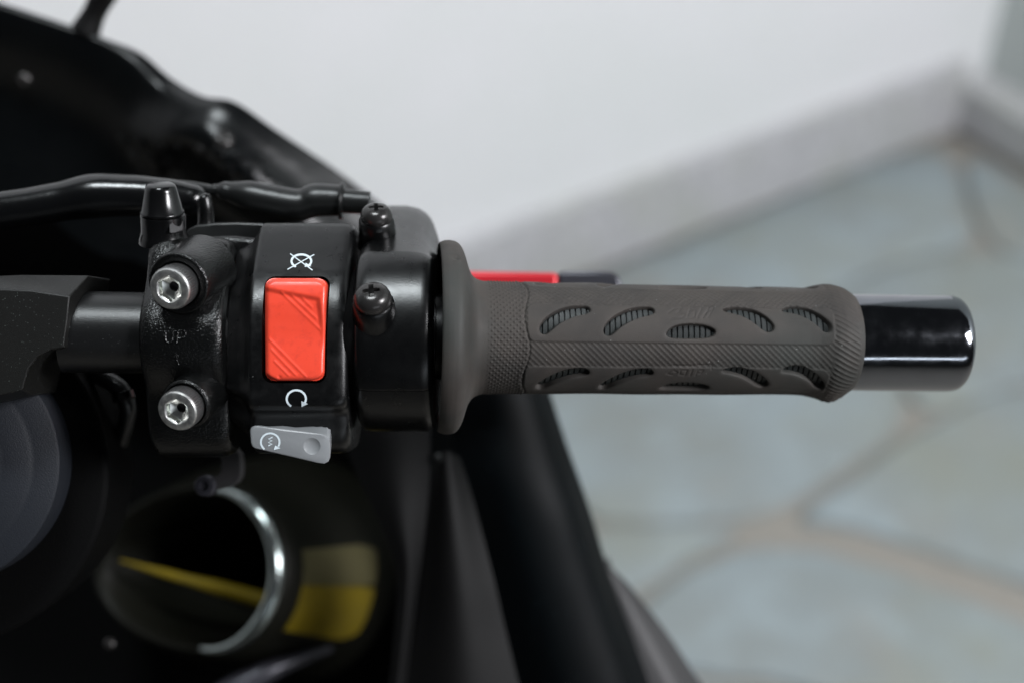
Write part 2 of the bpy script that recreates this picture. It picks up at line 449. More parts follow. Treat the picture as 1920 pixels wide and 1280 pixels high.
def make_grip():
    px = np.concatenate([np.linspace(820, 905, 70), np.linspace(906, 1593, 560)])
    fine = np.radians(np.arange(-108, 108.1, 0.72)); coarse = np.radians(np.arange(115, 246, 7))
    th = np.concatenate([fine, coarse])
    R = base_r(px); RS = 101.0
    PX, TH = np.meshgrid(px, th, indexing='ij'); Y = TH * RS
    H = np.zeros(PX.shape)
    front = np.cos(TH) > -0.4
    yrow = ROW * RS
    # smooth panels between the knurled bands, repeated round the grip
    yc = math.radians(16.5) * RS; hy = math.radians(20.5) * RS
    panel = np.full(PX.shape, 1e9)
    for k in (-3, -2, -1, 0, 1, 2, 3):
        xa, xb = front2axis(988, 98), front2axis(1562, 95); cx = (xa + xb) / 2 + (k * 2); hx = (xb - xa) / 2
        qx = np.abs(PX - cx) - hx + 16; qy = np.abs(Y - yc - k * yrow) - hy + 16
        sd = np.hypot(np.maximum(qx, 0), np.maximum(qy, 0)) + np.minimum(np.maximum(qx, qy), 0) - 16
        panel = np.minimum(panel, sd)
    pm = 1 - sstep(-2.5, 1.5, panel)
    H += 2.0 * pm
    # moulded lip round the left edge of the panelled zone
    edge = xa + 5 * np.cos(Y / yrow * 2 * np.pi + 1.2)
    H -= 2.6 * np.exp(-((PX - edge) / 2.0) ** 2)
    H += 1.2 * sstep(-14, 0, PX - edge) * (PX < edge) + 0.0
    # knurling
    lam = 8.2
    k1 = np.cos(2 * np.pi * (PX + Y * 1.05) / (lam * 1.41)); k2 = np.cos(2 * np.pi * (PX - Y * 1.05) / (lam * 1.41))
    kn = np.maximum(k1, 0) ** 0.7 * 0.85 + np.maximum(k2, 0) ** 0.7 * 0.7
    dots = np.maximum(k1, 0) * np.maximum(k2, 0) * 2.6
    collar = PX < edge
    zone = sstep(904, 916, PX) * (1 - sstep(1574, 1584, PX)) * (1 - pm)
    endz = sstep(xb - 4, xb + 6, PX)
    diag = np.maximum(np.cos(2 * np.pi * (Y + PX * 0.55) / 9.5), 0)
    K = np.where(collar, dots, kn) * (1 - endz) + diag * 1.6 * endz
    H += 0.95 * K * zone * front
    # slots
    for k in (-1, 0, 1):
        for sl in slots_px:
            pts = [(front2axis(x, 98 * math.cos(th_of(x, y))), th_of(x, y) * RS + k * yrow + (-1.5 if k else 0)) for x, y in sl]
            pts = chaikin(pts, 2)
            sd = poly_sdf(PX, Y, pts)
            H -= 19 * (1 - sstep(-2.6, 1.0, sd)) + 0.9 * np.exp(-(np.maximum(sd, 0) / 4) ** 2) * (sd > 0)
    # shallow moulded emblems beside the middle slots
    emb = [[(1252, 588), (1262, 581), (1276, 580), (1268, 588), (1284, 592), (1274, 598), (1256, 599)], [(1286, 598), (1292, 582), (1302, 584), (1300, 596), (1288, 598)], [(1306, 598), (1314, 580)], [(1316, 598), (1328, 578)], [(1326, 597), (1336, 580), (1320, 590)], [(1290, 578), (1312, 575), (1334, 575)]]
    emb2 = [[(1262, 684), (1300, 684)], [(1306, 683), (1334, 683), (1334, 690)], [(1250, 698), (1262, 692), (1270, 696), (1262, 701), (1250, 698)], [(1276, 692), (1288, 692), (1284, 701), (1274, 700), (1276, 692)], [(1294, 701), (1298, 691)], [(1304, 701), (1308, 692), (1318, 692), (1314, 697), (1306, 697)]]
    for e in emb + emb2:
        pts = [(front2axis(x, 98 * math.cos(th_of(x, y))), th_of(x, y) * RS) for x, y in e]
        sd = seg_dist(PX, Y, pts, False)
        H -= 1.25 * np.exp(-(sd / 1.7) ** 2)
    # nick in the flange rim and the uneven lower end of the grip
    H -= 5 * np.exp(-((PX - 846) / 6) ** 2 - ((TH - math.radians(52)) / 0.035) ** 2)
    H += 6 * np.exp(-((PX - 1556) / 20) ** 2 - ((TH + math.radians(84)) / 0.12) ** 2)
    H += 0.8 * np.sin(PX / 37) * np.sin(TH * 3 + PX / 90)
    # concave cup behind the flange rim
    cpx = np.array([884, 862, 846, 833, 825, 821.5]); cR = np.array([88, 128, 153, 165, 170, 173.])
    px = np.concatenate([cpx, px]); R = np.concatenate([cR, R])
    H = np.concatenate([np.zeros((6, H.shape[1])), H]); TH = np.concatenate([TH[:6], TH]); PX = np.concatenate([PX[:6], PX])
    t = np.array([tpx(p) for p in px])
    ax = np.array(A0)[None, :] + t[:, None] * np.array(AX)[None, :]
    kk = (D - ax[:, 2]) / D
    rr = (R[:, None] * kk[:, None] + H)
    pos = ax[:, None, :] + rr[:, :, None] * (np.sin(TH)[:, :, None] * np.array(AB) + np.cos(TH)[:, :, None] * np.array(AC))
    n1, n2 = PX.shape
    idx = np.arange(n1 * n2).reshape(n1, n2)
    a = idx[:-1, :]; b = idx[1:, :]
    q = np.stack([a, np.roll(a, -1, 1), np.roll(b, -1, 1), b], -1).reshape(-1, 4)
    co = pos.reshape(-1, 3) @ ROT.T + ORG
    me = bpy.data.meshes.new('rubber_grip')
    me.vertices.add(len(co)); me.vertices.foreach_set('co', co.ravel())
    me.loops.add(q.size); me.loops.foreach_set('vertex_index', q.ravel().astype(np.int32))
    me.polygons.add(len(q)); me.polygons.foreach_set('loop_start', np.arange(0, q.size, 4, dtype=np.int32))
    me.polygons.foreach_set('use_smooth', np.ones(len(q), bool))
    me.update(calc_edges=True); me.validate()
    me.materials.append(M['rubber'])
    o = link('rubber_grip', me, bike)
    origin_to_centre(o)
    return o
grip = make_grip()
lab(grip, 'brown-grey rubber throttle grip with knurled bands and leaf-shaped slots')
prof = []
x = 985.0
while x < 1550:
    prof += [(x, -13.5), (x + 1.0, -9.6), (x + 8.2, -9.2), (x + 9.2, -13.5)]
    x += 10.2
bar('ribbed_sleeve', [(p, float(base_r(min(p, 1500))) + r + 2) for p, r in prof], 'insert', grip, seg=96, smooth=20)

# --- switch housing ------------------------------------------------
def profile_loop(prof, U, sc, cv, cw, topcut=0):
    out = []
    for py, W in prof:
        v = (640 - py) * (D - W) / D
        v2 = cv + (v - cv) * sc; w2 = cw + (W - cw) * sc
        if topcut and v2 > 150: v2 -= topcut * min(1.0, (v2 - 150) / 80)
        out.append(Vector((U, v2, w2)))
    return out
HP = [(419, -18), (418.5, 8), (421, 20), (426, 28), (440, 44), (470, 74), (492, 95), (500, 103), (510, 112), (520, 119.5), (535, 129.5), (550, 137), (570, 145), (590, 149.5), (615, 153), (640, 154), (700, 154), (745, 152),
      (756, 150.5), (763, 147), (768, 140), (771, 131), (774, 125), (779, 121), (787, 118), (800, 116), (825, 110), (838, 101), (846, 87), (849, 66), (848, 10), (842, -60), (820, -90), (700, -110), (560, -110), (450, -90), (424, -55)]
mb = MB(); loops = []
for px, sc in [(416, .70), (419, .745), (423, .765), (440, .80), (452, .86), (460, .925), (463, .955), (466, .98), (468.5, .994), (471, 1.0), (474, 1.0), (560, 1.0), (624, 1.0), (633, .996), (640, .985), (645, .967), (649, .94), (651, .90)]:
    loops.append(profile_loop(HP, (px - 960) * (D - 150) / D, sc, 10, 43))
mb.loft(loops)
housing = mb.build('switch_housing', 'housing', bike, smooth=50)
lab(housing, 'black switch housing with white engine stop and run symbols')
rrect = lambda x0, y0, x1, y1, r: [(cx + r * math.cos(a), cy + r * math.sin(a)) for cx, cy, a0 in ((x1 - r, y1 - r, 0), (x0 + r, y1 - r, 90), (x0 + r, y0 + r, 180), (x1 - r, y0 + r, 270)) for a in [math.radians(a0 + 15 * k) for k in range(7)]]
cut = [P(x + (0 if x < 550 else -max(0, y - 540) * 0.022), y, 146) for x, y in rrect(492.5, 517, 616.5, 717.5, 19)]
mb = MB(); mb.loft([[Vector((v.x, v.y, 62)) for v in cut], [Vector((v.x, v.y, 220)) for v in cut]])
boolean(housing, mb.build('cutter', 'housing'))
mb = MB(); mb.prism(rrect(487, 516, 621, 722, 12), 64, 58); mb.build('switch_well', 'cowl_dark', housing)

def housing_w(v):
    vv = [((640 - py) * (D - W) / D, W) for py, W in HP[2:29]][::-1]
    return float(np.interp(v, [a for a, _ in vv], [b for _, b in vv]))
def on_housing(px, py, lift=0.7):
    W = 140.0
    for _ in range(20): W = 0.5 * W + 0.5 * housing_w((640 - py) * (D - W) / D)
    return P(px, py, W + lift)
def ribbon(mb, pts, width, place):
    n = len(pts); L = []; R = []
    for i, (x, y) in enumerate(pts):
        x0, y0 = pts[max(i - 1, 0)]; x1, y1 = pts[min(i + 1, n - 1)]
        d = math.hypot(x1 - x0, y1 - y0) or 1; nx, ny = -(y1 - y0) / d, (x1 - x0) / d
        L.append(place(x + nx * width / 2, y + ny * width / 2)); R.append(place(x - nx * width / 2, y - ny * width / 2))
    mb.add(L + R, [(i, i + 1, n + i + 1, n + i) for i in range(n - 1)])
def tri(mb, a, b, c, place): mb.add([place(*a), place(*b), place(*c)], [(0, 1, 2)])
def arc(cx, cy, rx, ry, a0, a1, n=36, rot=0):
    return [(cx + rx * math.cos(math.radians(a0 + (a1 - a0) * i / n)), cy - ry * math.sin(math.radians(a0 + (a1 - a0) * i / n))) for i in range(n + 1)]
# engine stop symbol
lift_b = lambda x, y: on_housing(x, y, 1.1)
mb = MB()
ribbon(mb, arc(565, 490, 18.5, 12.5, 236, -52), 3.9, on_housing)
tri(mb, (571, 501), (584, 499.5), (573, 493), on_housing)
tri(mb, (548, 501), (556, 500.5), (552, 496), on_housing)
ribbon(mb, [(544 + 42 * i / 8, 476 + 31 * i / 8) for i in range(9)], 1.9, lift_b)
ribbon(mb, [(589 - 50 * i / 8, 477.5 + 28 * i / 8) for i in range(9)], 1.9, lift_b)
mb.build('engine_stop_symbol', 'print', housing, merge=False)
# run symbol
mb = MB()
ribbon(mb, arc(555.5, 747, 18, 16.3, 238, -28), 3.9, on_housing)
tri(mb, (565, 751), (577.5, 756.5), (565.5, 762), lambda x, y: on_housing(x, y, 2.2))
mb.build('run_symbol', 'print', housing, merge=False)

# kill switch rocker
def make_kill():
    x0, x1, y0, y1, r = 497, 612, 522, 713, 17
    ny, nx = 110, 72
    ys = (y0 + y1) / 2 - np.cos(np.linspace(0, np.pi, ny)) * (y1 - y0) / 2
    vs, fs = [], []
    Hs = []
    for y in ys:
        e = max(0, r - min(y - y0, y1 - y))
        sh = r - math.sqrt(max(0, r * r - e * e))
        lx = x0 + sh + max(0, (y - 620)) * 0.01; rx = x1 - sh - max(0, (y - 540)) * 0.022
        for i in range(nx):
            f = 0.5 - 0.5 * math.cos(math.pi * i / (nx - 1))
            Hs.append((lx + (rx - lx) * f, y, lx, rx))
    A = np.array(Hs); X, Y = A[:, 0], A[:, 1]
    dx = np.minimum(X - A[:, 2], A[:, 3] - X); dy = np.minimum(Y - y0, y1 - Y)
    # distance to the rounded outline
    qx = np.maximum(r - dx, 0); qy = np.maximum(r - dy, 0)
    d = np.where((qx > 0) & (qy > 0), r - np.hypot(qx, qy), np.minimum(dx, dy)); d = np.maximum(d, 0)
    k = np.clip(d / 9, 0, 1)
    h = 9 * np.sqrt(1 - (1 - k) ** 2) - 9
    h += 22 - 15 * sstep(522, 640, Y) + 2.5 * sstep(640, 713, Y)
    # hollowed thumb areas with a lip at the top right and the bottom left
    l1 = Y - (545 + (X - 512) * 0.19); l2 = (598 - X) + (Y - 570) * 0.13
    ins = np.minimum(l1, l2)
    h -= 5.5 * sstep(-5, 6, ins) * (1 - sstep(560, 690, Y) * 0.8)
    for a, b in [((528, 549), (600, 618)), ((547, 554), (593, 597)), ((567, 559), (585, 577)), ((505, 636), (573, 705)), ((509, 655), (554, 702)), ((515, 677), (541, 703))]:
        h += 1.5 * np.exp(-(seg_dist(X, Y, [a, b], False) / 1.7) ** 2)
    h -= 2.2 * np.exp(-((X - 524) ** 2 + (Y - 706) ** 2) / 9)
    hw = np.interp(Y, [a for a, _ in HP[2:18]], [b for _, b in HP[2:18]])
    pos = [P(X[i], Y[i], 60 + 0.6 * hw[i] + h[i]) for i in range(len(X))]
    for j in range(ny - 1):
        for i in range(nx - 1):
            a = j * nx + i; fs.append((a, a + 1, a + nx + 1, a + nx))
    ring = [i for i in range(nx)] + [j * nx + nx - 1 for j in range(1, ny)] + [(ny - 1) * nx + i for i in range(nx - 2, -1, -1)] + [j * nx for j in range(ny - 2, 0, -1)]
    b = len(pos)
    pos += [Vector((pos[i].x, pos[i].y, 70)) for i in ring]
    m = len(ring)
    for i in range(m): fs.append((ring[i], b + i, b + (i + 1) % m, ring[(i + 1) % m]))
    mb = MB(); mb.add(pos, fs)
    return mb.build('kill_switch', 'red', housing, smooth=70)
lab(make_kill(), 'red-orange rocker of the engine kill switch')

# starter button
front = [(469, 806), (470.5, 801), (475, 798), (482, 797.5), (530, 803), (590, 810.5), (605, 812.5), (613, 816), (618, 823), (619.5, 840), (619, 856), (615.5, 864.5), (608, 868.5), (596, 867), (565, 860), (478, 839.5), (473, 836), (470.5, 829)]
back = [(471, 806), (473, 800), (478, 797), (486, 795.5), (530, 793.5), (586, 790.5), (603, 789.5), (614, 789.5), (620.5, 792), (622.5, 806), (622, 830), (618, 845), (610, 850), (598, 850), (566, 846), (482, 828), (477, 826), (473, 820)]
mb = MB(); FW = 158
f = [P(x, y, FW - (y - 800) * 0.1) for x, y in front]; b = [P(x, y, 88) for x, y in back]
c = [sum(p[k] for p in front) / len(front) for k in (0, 1)]
ins = [P(x + (c[0] - x) / max(1, math.hypot(c[0] - x, c[1] - y)) * 5, y + (c[1] - y) / max(1, math.hypot(c[0] - x, c[1] - y)) * 5, FW + 3.4 - (y - 800) * 0.1) for x, y in front]
mid = [P(x + (c[0] - x) / max(1, math.hypot(c[0] - x, c[1] - y)) * 1.4, y + (c[1] - y) / max(1, math.hypot(c[0] - x, c[1] - y)) * 1.4, FW + 2.3 - (y - 800) * 0.1) for x, y in front]
mb.loft([b, f, mid, ins])
start = mb.build('starter_button', 'grey', housing, smooth=50)
mb = MB(); mb.lathe(P(581, 841, FW + 25.5), (0, 0, 1), [(-30 * math.cos(a), 30 * math.sin(a)) for a in [math.pi * k / 24 + 1e-3 for k in range(25)]], 40)
boolean(start, mb.build('cutter', 'grey'))
start.data.set_sharp_from_angle(angle=math.radians(20))
lab(start, 'grey starter button with round arrow symbol and thumb dimple')
pl = lambda x, y: P(x, y, FW + 4.2 - (y - 800) * 0.1)
mb = MB()
ribbon(mb, arc(506.5, 828, 17.5, 16.5, 232, -30), 3.6, pl)
tri(mb, (516, 834), (526, 839.5), (513, 843), pl)
zz = [(511, 819), (503, 822), (510, 825.5), (503, 828.5), (510, 831.5), (503, 835)]
ribbon(mb, zz, 2.4, pl)
mb.build('starter_symbol', 'print', housing, merge=False)

# --- throttle housing ------------------------------------------------
TP = [(386, -170), (388, -145), (396, -112), (415, -60), (440, 5), (462, 60), (470, 80), (471, 82.5), (472.5, 85)]
TP += [(y, 8 + 154 * math.sqrt(1 - ((y - 632) / 185) ** 2)) for y in (477, 484, 494, 506, 520, 536, 554, 574, 596, 620, 645, 670, 695, 715, 729)]
TP += [(731, 138), (731.8, 135.5), (732.6, 137), (736, 135), (750, 127), (765, 115), (780, 98), (793, 79), (803, 57), (808, 30), (805, 0), (780, -60), (720, -100), (640, -130), (540, -150), (450, -165), (400, -165)]
mb = MB(); loops = []
for px, sc, tc in [(662, .84, 30), (665, .90, 24), (668, .945, 20), (673, .975, 16), (680, .99, 8), (690, 1, 0), (740, 1, 0), (765, 1, 5), (780, 1, 14), (790, 1, 24), (797, .997, 36), (803, .985, 50), (808, .965, 62), (811, .935, 70), (812.5, .90, 75)]:
    loops.append(profile_loop(TP, (px - 960) * (D - 120) / D, sc, 7, 25, tc))
mb.loft(loops)
drum = mb.build('throttle_housing', 'gloss', bike, smooth=42)
bar('gap_filler', [(640, 118), (648, 122), (668, 122), (674, 118)], 'cowl_dark', housing)  # near-black cylinder put in as the dark of the gap between housings

def phillips(parent, base, d, r, boss_r, boss_h):
    d = Vector(d).normalized()
    mb = MB()
    mb.lathe(Vector(base) - d * boss_h, d, [(0, boss_r * 1.12), (boss_h * .5, boss_r * 1.05), (boss_h - 4, boss_r), (boss_h, boss_r - 3), (boss_h + .5, r * .6)], 40)
    mb.build('screw_boss', 'gloss', parent, smooth=40)
    mb = MB(); b = Vector(base) + d * 0.5
    hh = r * 0.85
    mb.lathe(b, d, [(-4, r * .8), (0, r * .98), (3, r * 1.0), (hh * .35, r * .985), (hh * .62, r * .9), (hh * .82, r * .74), (hh * .94, r * .52), (hh * .985, r * .3), (hh, r * .08)], 48)
    o = mb.build('screw', 'screw', parent, smooth=60)
    a = Vector((1, 0, 0)) - d * d.x; a.normalize(); c = d.cross(a)
    a, c = (a * math.cos(.12) + c * math.sin(.12)), (c * math.cos(.12) - a * math.sin(.12))
    for e1, e2 in ((a, c), (c, a)):
        mb = MB()
        lo = [b + d * (hh * .45) + e1 * i * r * .22 + e2 * j * r * .10 for i, j in ((-1, -1), (1, -1), (1, 1), (-1, 1))]
        hi = [b + d * (hh * 1.2) + e1 * i * r * .56 + e2 * j * r * .14 for i, j in ((-1, -1), (1, -1), (1, 1), (-1, 1))]
        mb.loft([lo, hi]); boolean(o, mb.build('cutter', 'screw'))
    return o
phillips(drum, P(699, 566, 166), (-0.03, 0.66, 0.72), 34, 37, 46)
phillips(drum, P(706, 410, 20), (0.02, 0.80, 0.60), 30, 33, 60)

# --- brake master cylinder and its clamp ------------------------------------------------
CP = [(446, 60), (449, 78), (456, 90), (480, 100), (508, 109), (528, 120), (545, 135), (562, 149), (580, 160), (600, 168), (630, 172), (660, 168), (690, 155), (710, 140), (728, 124), (748, 113), (780, 106), (820, 98), (846, 82), (858, 50), (850, -20), (640, -70), (470, -40), (448, 30)]
CP = chaikin(CP, 1)
mb = MB(); loops = []
for px, sc in [(259, .86), (261, .915), (264, .945), (269, .97), (276, .988), (286, 1), (340, 1), (392, 1), (402, .99), (410, .97), (415, .94), (417, .90)]:
    loops.append(profile_loop(CP, (px - 960) * (D - 160) / D, sc, 8, 63))
mb.loft(loops)
clamp = mb.build('brake_cylinder_clamp', 'powder', bike, smooth=50)
lab(clamp, 'black powder-coated clamp marked UP, held by two hex bolts')

def hex_bolt(face, d, r, h, boss_r, boss_h):
    face = Vector(face); d = Vector(d).normalized()
    base = face - d * h
    if boss_h:
        mb = MB(); mb.lathe(base - d * boss_h, d, [(0, boss_r * 1.1), (boss_h * .6, boss_r), (boss_h - 6, boss_r), (boss_h - 1.5, boss_r - 2), (boss_h, boss_r - 6), (boss_h - 3, r + 4), (boss_h - 14, r + 3), (boss_h - 15, 2)], 56)
        mb.build('bolt_boss', 'powder', clamp, smooth=50)
    mb = MB(); seg = 144
    a = d.orthogonal().normalized(); b = d.cross(a)
    kn = lambda i: (-1.0 if i % 3 == 0 else 0.5)
    loops = []
    for t, rr, w in [(-12, r - 1, 0), (0, r - 1.5, 0), (3, r - .3, 1), (h - 9, r - .3, 1), (h - 7, r - .5, 0), (h - 4, r - 1, 0), (h - 1.2, r - 3, 0), (h - .2, r - 6, 0), (h, r - 8, 0)]:
        loops.append([base + d * t + (a * math.cos(2 * math.pi * i / seg) + b * math.sin(2 * math.pi * i / seg)) * (rr + w * kn(i)) for i in range(seg)])
    hexr = lambda ang, R: R * math.cos(math.pi / 6) / math.cos(((ang + math.radians(17)) % (math.pi / 3)) - math.pi / 6)
    def hl(t, R, mix=1.0):
        return [base + d * t + (a * math.cos(2 * math.pi * i / seg) + b * math.sin(2 * math.pi * i / seg)) * (hexr(2 * math.pi * i / seg, R) * mix + R * .93 * (1 - mix)) for i in range(seg)]
    Rh = r * .60
    loops += [hl(h, Rh * 1.12, .3), hl(h - 1.5, Rh * 1.05, .7)]
    mb.loft(loops[:6], cap=False, mi=3)
    mb.loft(loops[5:], cap=False)
    mb.loft([hl(h - 1.5, Rh * 1.05, .7), hl(h - 3, Rh, 1), hl(h - h * .45, Rh, 1), hl(h - h * .52, Rh * .8, .5), hl(h - h * .60, Rh * .42, 0)], cap=False, mi=1)
    lp = [hl(h - h * .60, Rh * .42, 0), hl(h - h * .95, Rh * .40, 0)]
    mb.loft(lp, cap=False, mi=2)
    mb.add(lp[1], [tuple(range(seg))], 2)
    o = mb.build('hex_bolt', ['steel', 'steel_in', 'steel_shade', 'steel_shade'], clamp, smooth=32)
    return o
BD = (-0.22, -0.30, 0.92)
hex_bolt(P(317, 543, 214), BD, 38, 33, 57, 110)
hex_bolt(P(331, 771, 202), BD, 37, 33, 46, 100)

# raised UP and arrow on the clamp
def clamp_w(v):
    vv = sorted([((640 - py) * (D - W) / D, W) for py, W in CP if W > 60])
    return float(np.interp(v, [a for a, _ in vv], [b for _, b in vv]))
def on_clamp(px, py, lift=0.0):
    W = 170.0
    for _ in range(20): W = .5 * W + .5 * clamp_w((640 - py) * (D - W) / D)
    return P(px, py, W + lift)
def raised(strokes, name):
    mb = MB()
    for s in strokes:
        mb.tube([on_clamp(x, y, 0.2) for x, y in s], 2.0, seg=8, sub=4)
    return mb.build(name, 'powder', clamp)
raised([[(311, 622), (310, 632), (312, 640), (318, 642), (323, 638), (324, 628), (323, 621)]], 'raised_letter_u')
raised([[(331, 643), (332, 632), (333, 622)], [(333, 622), (341, 619), (348, 624), (346, 631), (339, 634), (333, 634)]], 'raised_letter_p')
raised([[(329, 664), (332, 676), (335, 684)], [(325, 670), (329, 664), (334, 668)]], 'raised_arrow')

# cylinder body behind the clamp, reservoir plate, hose union
mb = MB(); mb.prism(chaikin([(276, 452), (300, 446), (480, 440), (520, 470), (520, 560), (420, 640), (310, 640), (276, 560)], 1), 5, -150)
cyl = mb.build('brake_master_cylinder', 'powder', bike, bevel=10)
mb = MB(); mb.prism(chaikin([(350, 424), (420, 416), (520, 420), (520, 446), (350, 452)], 1), -30, -120)
mb.build('reservoir_flange', 'boot', cyl, bevel=4)
mb = MB(); mb.tube([P(386, 432, -50), P(386, 410, -45), P(385, 390, -40), P(383, 374, -38), P(380, 368, -40)], [17, 15, 15, 14, 8], seg=20)
mb.build('locating_pin', 'gloss', cyl)
UA = Vector((0.03, 0.93, 0.37)).normalized()
mb = MB(); mb.lathe(P(307, 446, 45), UA, [(-8, 46), (0, 45), (6, 43), (14, 40.5), (36, 40), (44, 40), (47, 35)], 40)
un = mb.build('hose_union', 'cap', bike, smooth=45)
mb = MB(); mb.lathe(P(307, 446, 45) + UA * 46, UA, [(0, 39), (3, 40.5), (6, 39.5), (8, 37), (46, 29), (53, 26.5), (56, 22), (56.5, 5)], 40)
mb.build('rubber_cap', 'cap', un, smooth=45)
mb = MB(); mb.prism([(316, 402), (330, 398), (343, 400), (343, 432), (330, 436), (317, 438)], [85, 82, 66, 66, 90, 95], 40); mb.build('union_flat', 'cowl_grey', un, bevel=2)

# hoses
mb = MB(); mb.tube([P(-90, 425, -70), P(-20, 400, -72), P(50, 389, -75), P(110, 379, -80), P(175, 368, -85), P(240, 367, -90), P(310, 370, -95), P(360, 376, -100), P(384, 384, -102)], [37, 37, 37, 38, 43, 40, 36, 31, 20], 32)
mb.build('brake_hose', 'rubber_hose', bike, smooth=180)
mb = MB(); mb.tube([P(392, 358, -120), P(406, 357, -120), P(425, 360, -120), P(475, 370, -120), P(545, 384, -120), P(570, 383, -120), P(592, 376, -120), P(625, 376, -120), P(640, 377, -120)], [10, 12, 20, 31, 32, 31, 33, 31, 30], 32)
bt = mb.build('cable_boot', 'boot', bike, smooth=180)
mb = MB(); mb.lathe(P(636, 377, -120), (1, -.06, 0), [(0, 30), (1, 35), (5, 36.5), (9, 35), (10, 24), (48, 23), (60, 22)], 36); mb.build('boot_collar', 'boot', bt, smooth=40)
mb = MB(); mb.tube([P(300, 348, -140), P(350, 350, -140), P(398, 357, -120)], [11, 11, 10], 16); mb.build('cable_sheath', 'boot', bt)

# --- brake lever behind the grip ------------------------------------------------
mb = MB()
lev = [(640, 500), (820, 507), (900, 509), (1046, 511.5), (1046, 566), (900, 566), (820, 566), (640, 560)]
mb.prism(lev, -440, -510)
lv = mb.build('brake_lever', 'lever_red', bike, bevel=9)
mb = MB(); tip = [(1047, 509), (1120, 508), (1147, 510), (1162, 518), (1166, 534), (1164, 550), (1152, 562), (1130, 566), (1047, 566)]
mb.prism(tip, -440, -510); lab(mb.build('lever_tip', 'lever_grey', lv, bevel=8), 'charcoal metal tip at the end of the red brake lever')
lab(lv, 'red brake lever showing above the grip')

# --- clip-on mount and stem cap at the left edge ------------------------------------------------
mb = MB()
mo = [(-80, 560), (-10, 542), (60, 545), (130, 556), (126, 600), (119, 651), (95, 655), (70, 668), (53, 690), (42, 730), (-80, 760)]
mob = [(-80, 520), (-10, 518), (40, 516), (166, 517), (150, 580), (140, 655), (110, 662), (86, 676), (68, 700), (58, 740), (-80, 770)]
f = [P(x, y, 172) for x, y in mo]; b1 = [P(x, y, 112) for x, y in mob]; b2 = [v + Vector((0, 0, -140)) for v in b1]
mb.loft([b2, b1, f])
mb.build('clip_on_mount', 'yoke', bike, bevel=2.5, smooth=25)
mb = MB(); mb.lathe(P(-118, 868, 40), (0.03, 0.02, 1), [(-160, 228), (0, 228), (8, 226), (11, 221), (18, 185), (20, 178), (24, 172), (27, 132), (30, 122), (44, 118), (46, 112), (46, 5)], 120)
cap = mb.build('stem_cap', 'disc', bike, smooth=30)
mb = MB(); mb.lathe(P(-122, 890, -40), (0.0, 0.0, 1), [(-200, 325), (-6, 330), (0, 326), (4, 318), (6, 250), (6, 20)], 120)
mb.build('stem_ring', 'disc_dark', cap, smooth=30)

# --- fairing ------------------------------------------------
edge = [(-120, -40), (0, 4), (120, 44), (200, 74), (265, 101), (320, 147), (380, 181), (440, 192), (520, 246), (620, 312), (700, 372), (760, 420), (832, 468), (900, 540), (970, 640), (1020, 760)]
LIP = {4: .3, 5: .45, 6: .45, 7: .5, 8: .7, 9: .9, 10: 1.0, 11: 1.0, 12: .8}
def fw(i, x, y, dw):                      # the rear end of the cowl is tilted to catch the added wall lamp as sheen
    k = min(1.0, max(0.0, (i - 5.0) / 3.5)) * min(1.0, max(0.0, (14.5 - i) / 2.0))
    return (-820 + dw) * (1 - k) + (-830 - 0.76 * (x - 600) + 0.147 * (y - 330)) * k
r0 = [(x, y, fw(i, x, y, 0) - (9 if 8 <= i <= 13 else 0)) for i, (x, y) in enumerate(edge)]
r1 = [(x - 7 - 43 * LIP.get(i, 0), y + 12 + 26 * LIP.get(i, 0), fw(i, x - 7 - 43 * LIP.get(i, 0), y + 12 + 26 * LIP.get(i, 0), 12 + 28 * LIP.get(i, 0))) for i, (x, y) in enumerate(edge)]
r2 = [(x - 45 - 55 * LIP.get(i, 0), y + 62 + 25 * LIP.get(i, 0), fw(i, x - 45 - 55 * LIP.get(i, 0), y + 62 + 25 * LIP.get(i, 0), -30)) for i, (x, y) in enumerate(edge)]
r3 = [(x - 110, y + 150, -960) for x, y in edge]
r4 = [(x - 180, y + 300, -1010) for x, y in edge]
mb = MB(); mb.patch([r0, r1, r2, r3, r4], 14, 5, 6)
cowl = mb.build('upper_fairing', 'cowl', bike, smooth=60)
lab(cowl, 'black inner side of the upper fairing curving up to the mirror')
from mathutils.bvhtree import BVHTree
_bm = bmesh.new(); _bm.from_mesh(cowl.data); _tree = BVHTree.FromBMesh(_bm); _bm.free()
_off = cowl.location + bike.location
def on_cowl(px, py):
    d = (FWD + RGT * ((px - 960) / 2667) + UPV * ((640 - py) / 2667)).normalized()
    h, n, _, _ = _tree.ray_cast(CAM - _off, d)
    if h is None: return P(px, py, -900), Vector((0, 0, 1))
    if n.dot(d) > 0: n = -n
    return P(px, py, D - (h + _off - CAM).dot(FWD) / S), Vector((n.dot(RGT), n.dot(UPV), -n.dot(FWD)))
for px, py, r in ((420, 262, 24), (46, 150, 20), (640, 388, 16)):
    c, n = on_cowl(px, py)
    mb = MB(); mb.lathe(c, n + Vector((0.25, 0.2, 0)), [(-14, r), (3, r), (8, r * .9), (12, r * .6), (11, r * .3), (9, r * .1)], 28); mb.build('push_rivet', 'screw', cowl, smooth=40)
for j in range(3):
    for i in range(8):
        px, py = 232 + i * 36 + j * 18, 262 + j * 30 + i * 5
        c, n = on_cowl(px, py)
        a = n.cross(Vector((0, 1, 0))).normalized(); b = a.cross(n)
        mb = MB(); mb.loft([[c + a * u * w + b * v * w + n * h for u, v in ((-11, -12), (11, -12), (11, 12), (-11, 12))] for h, w in ((-6, 1.2), (5, 1.05), (7, .9))])
        mb.build('grille_rib', 'cowl', cowl, smooth=30)
mb = MB(); mb.tube([P(245, -90, -760), P(205, -30, -790), P(178, 22, -815), P(160, 60, -830)], [46, 34, 28, 36], 24)
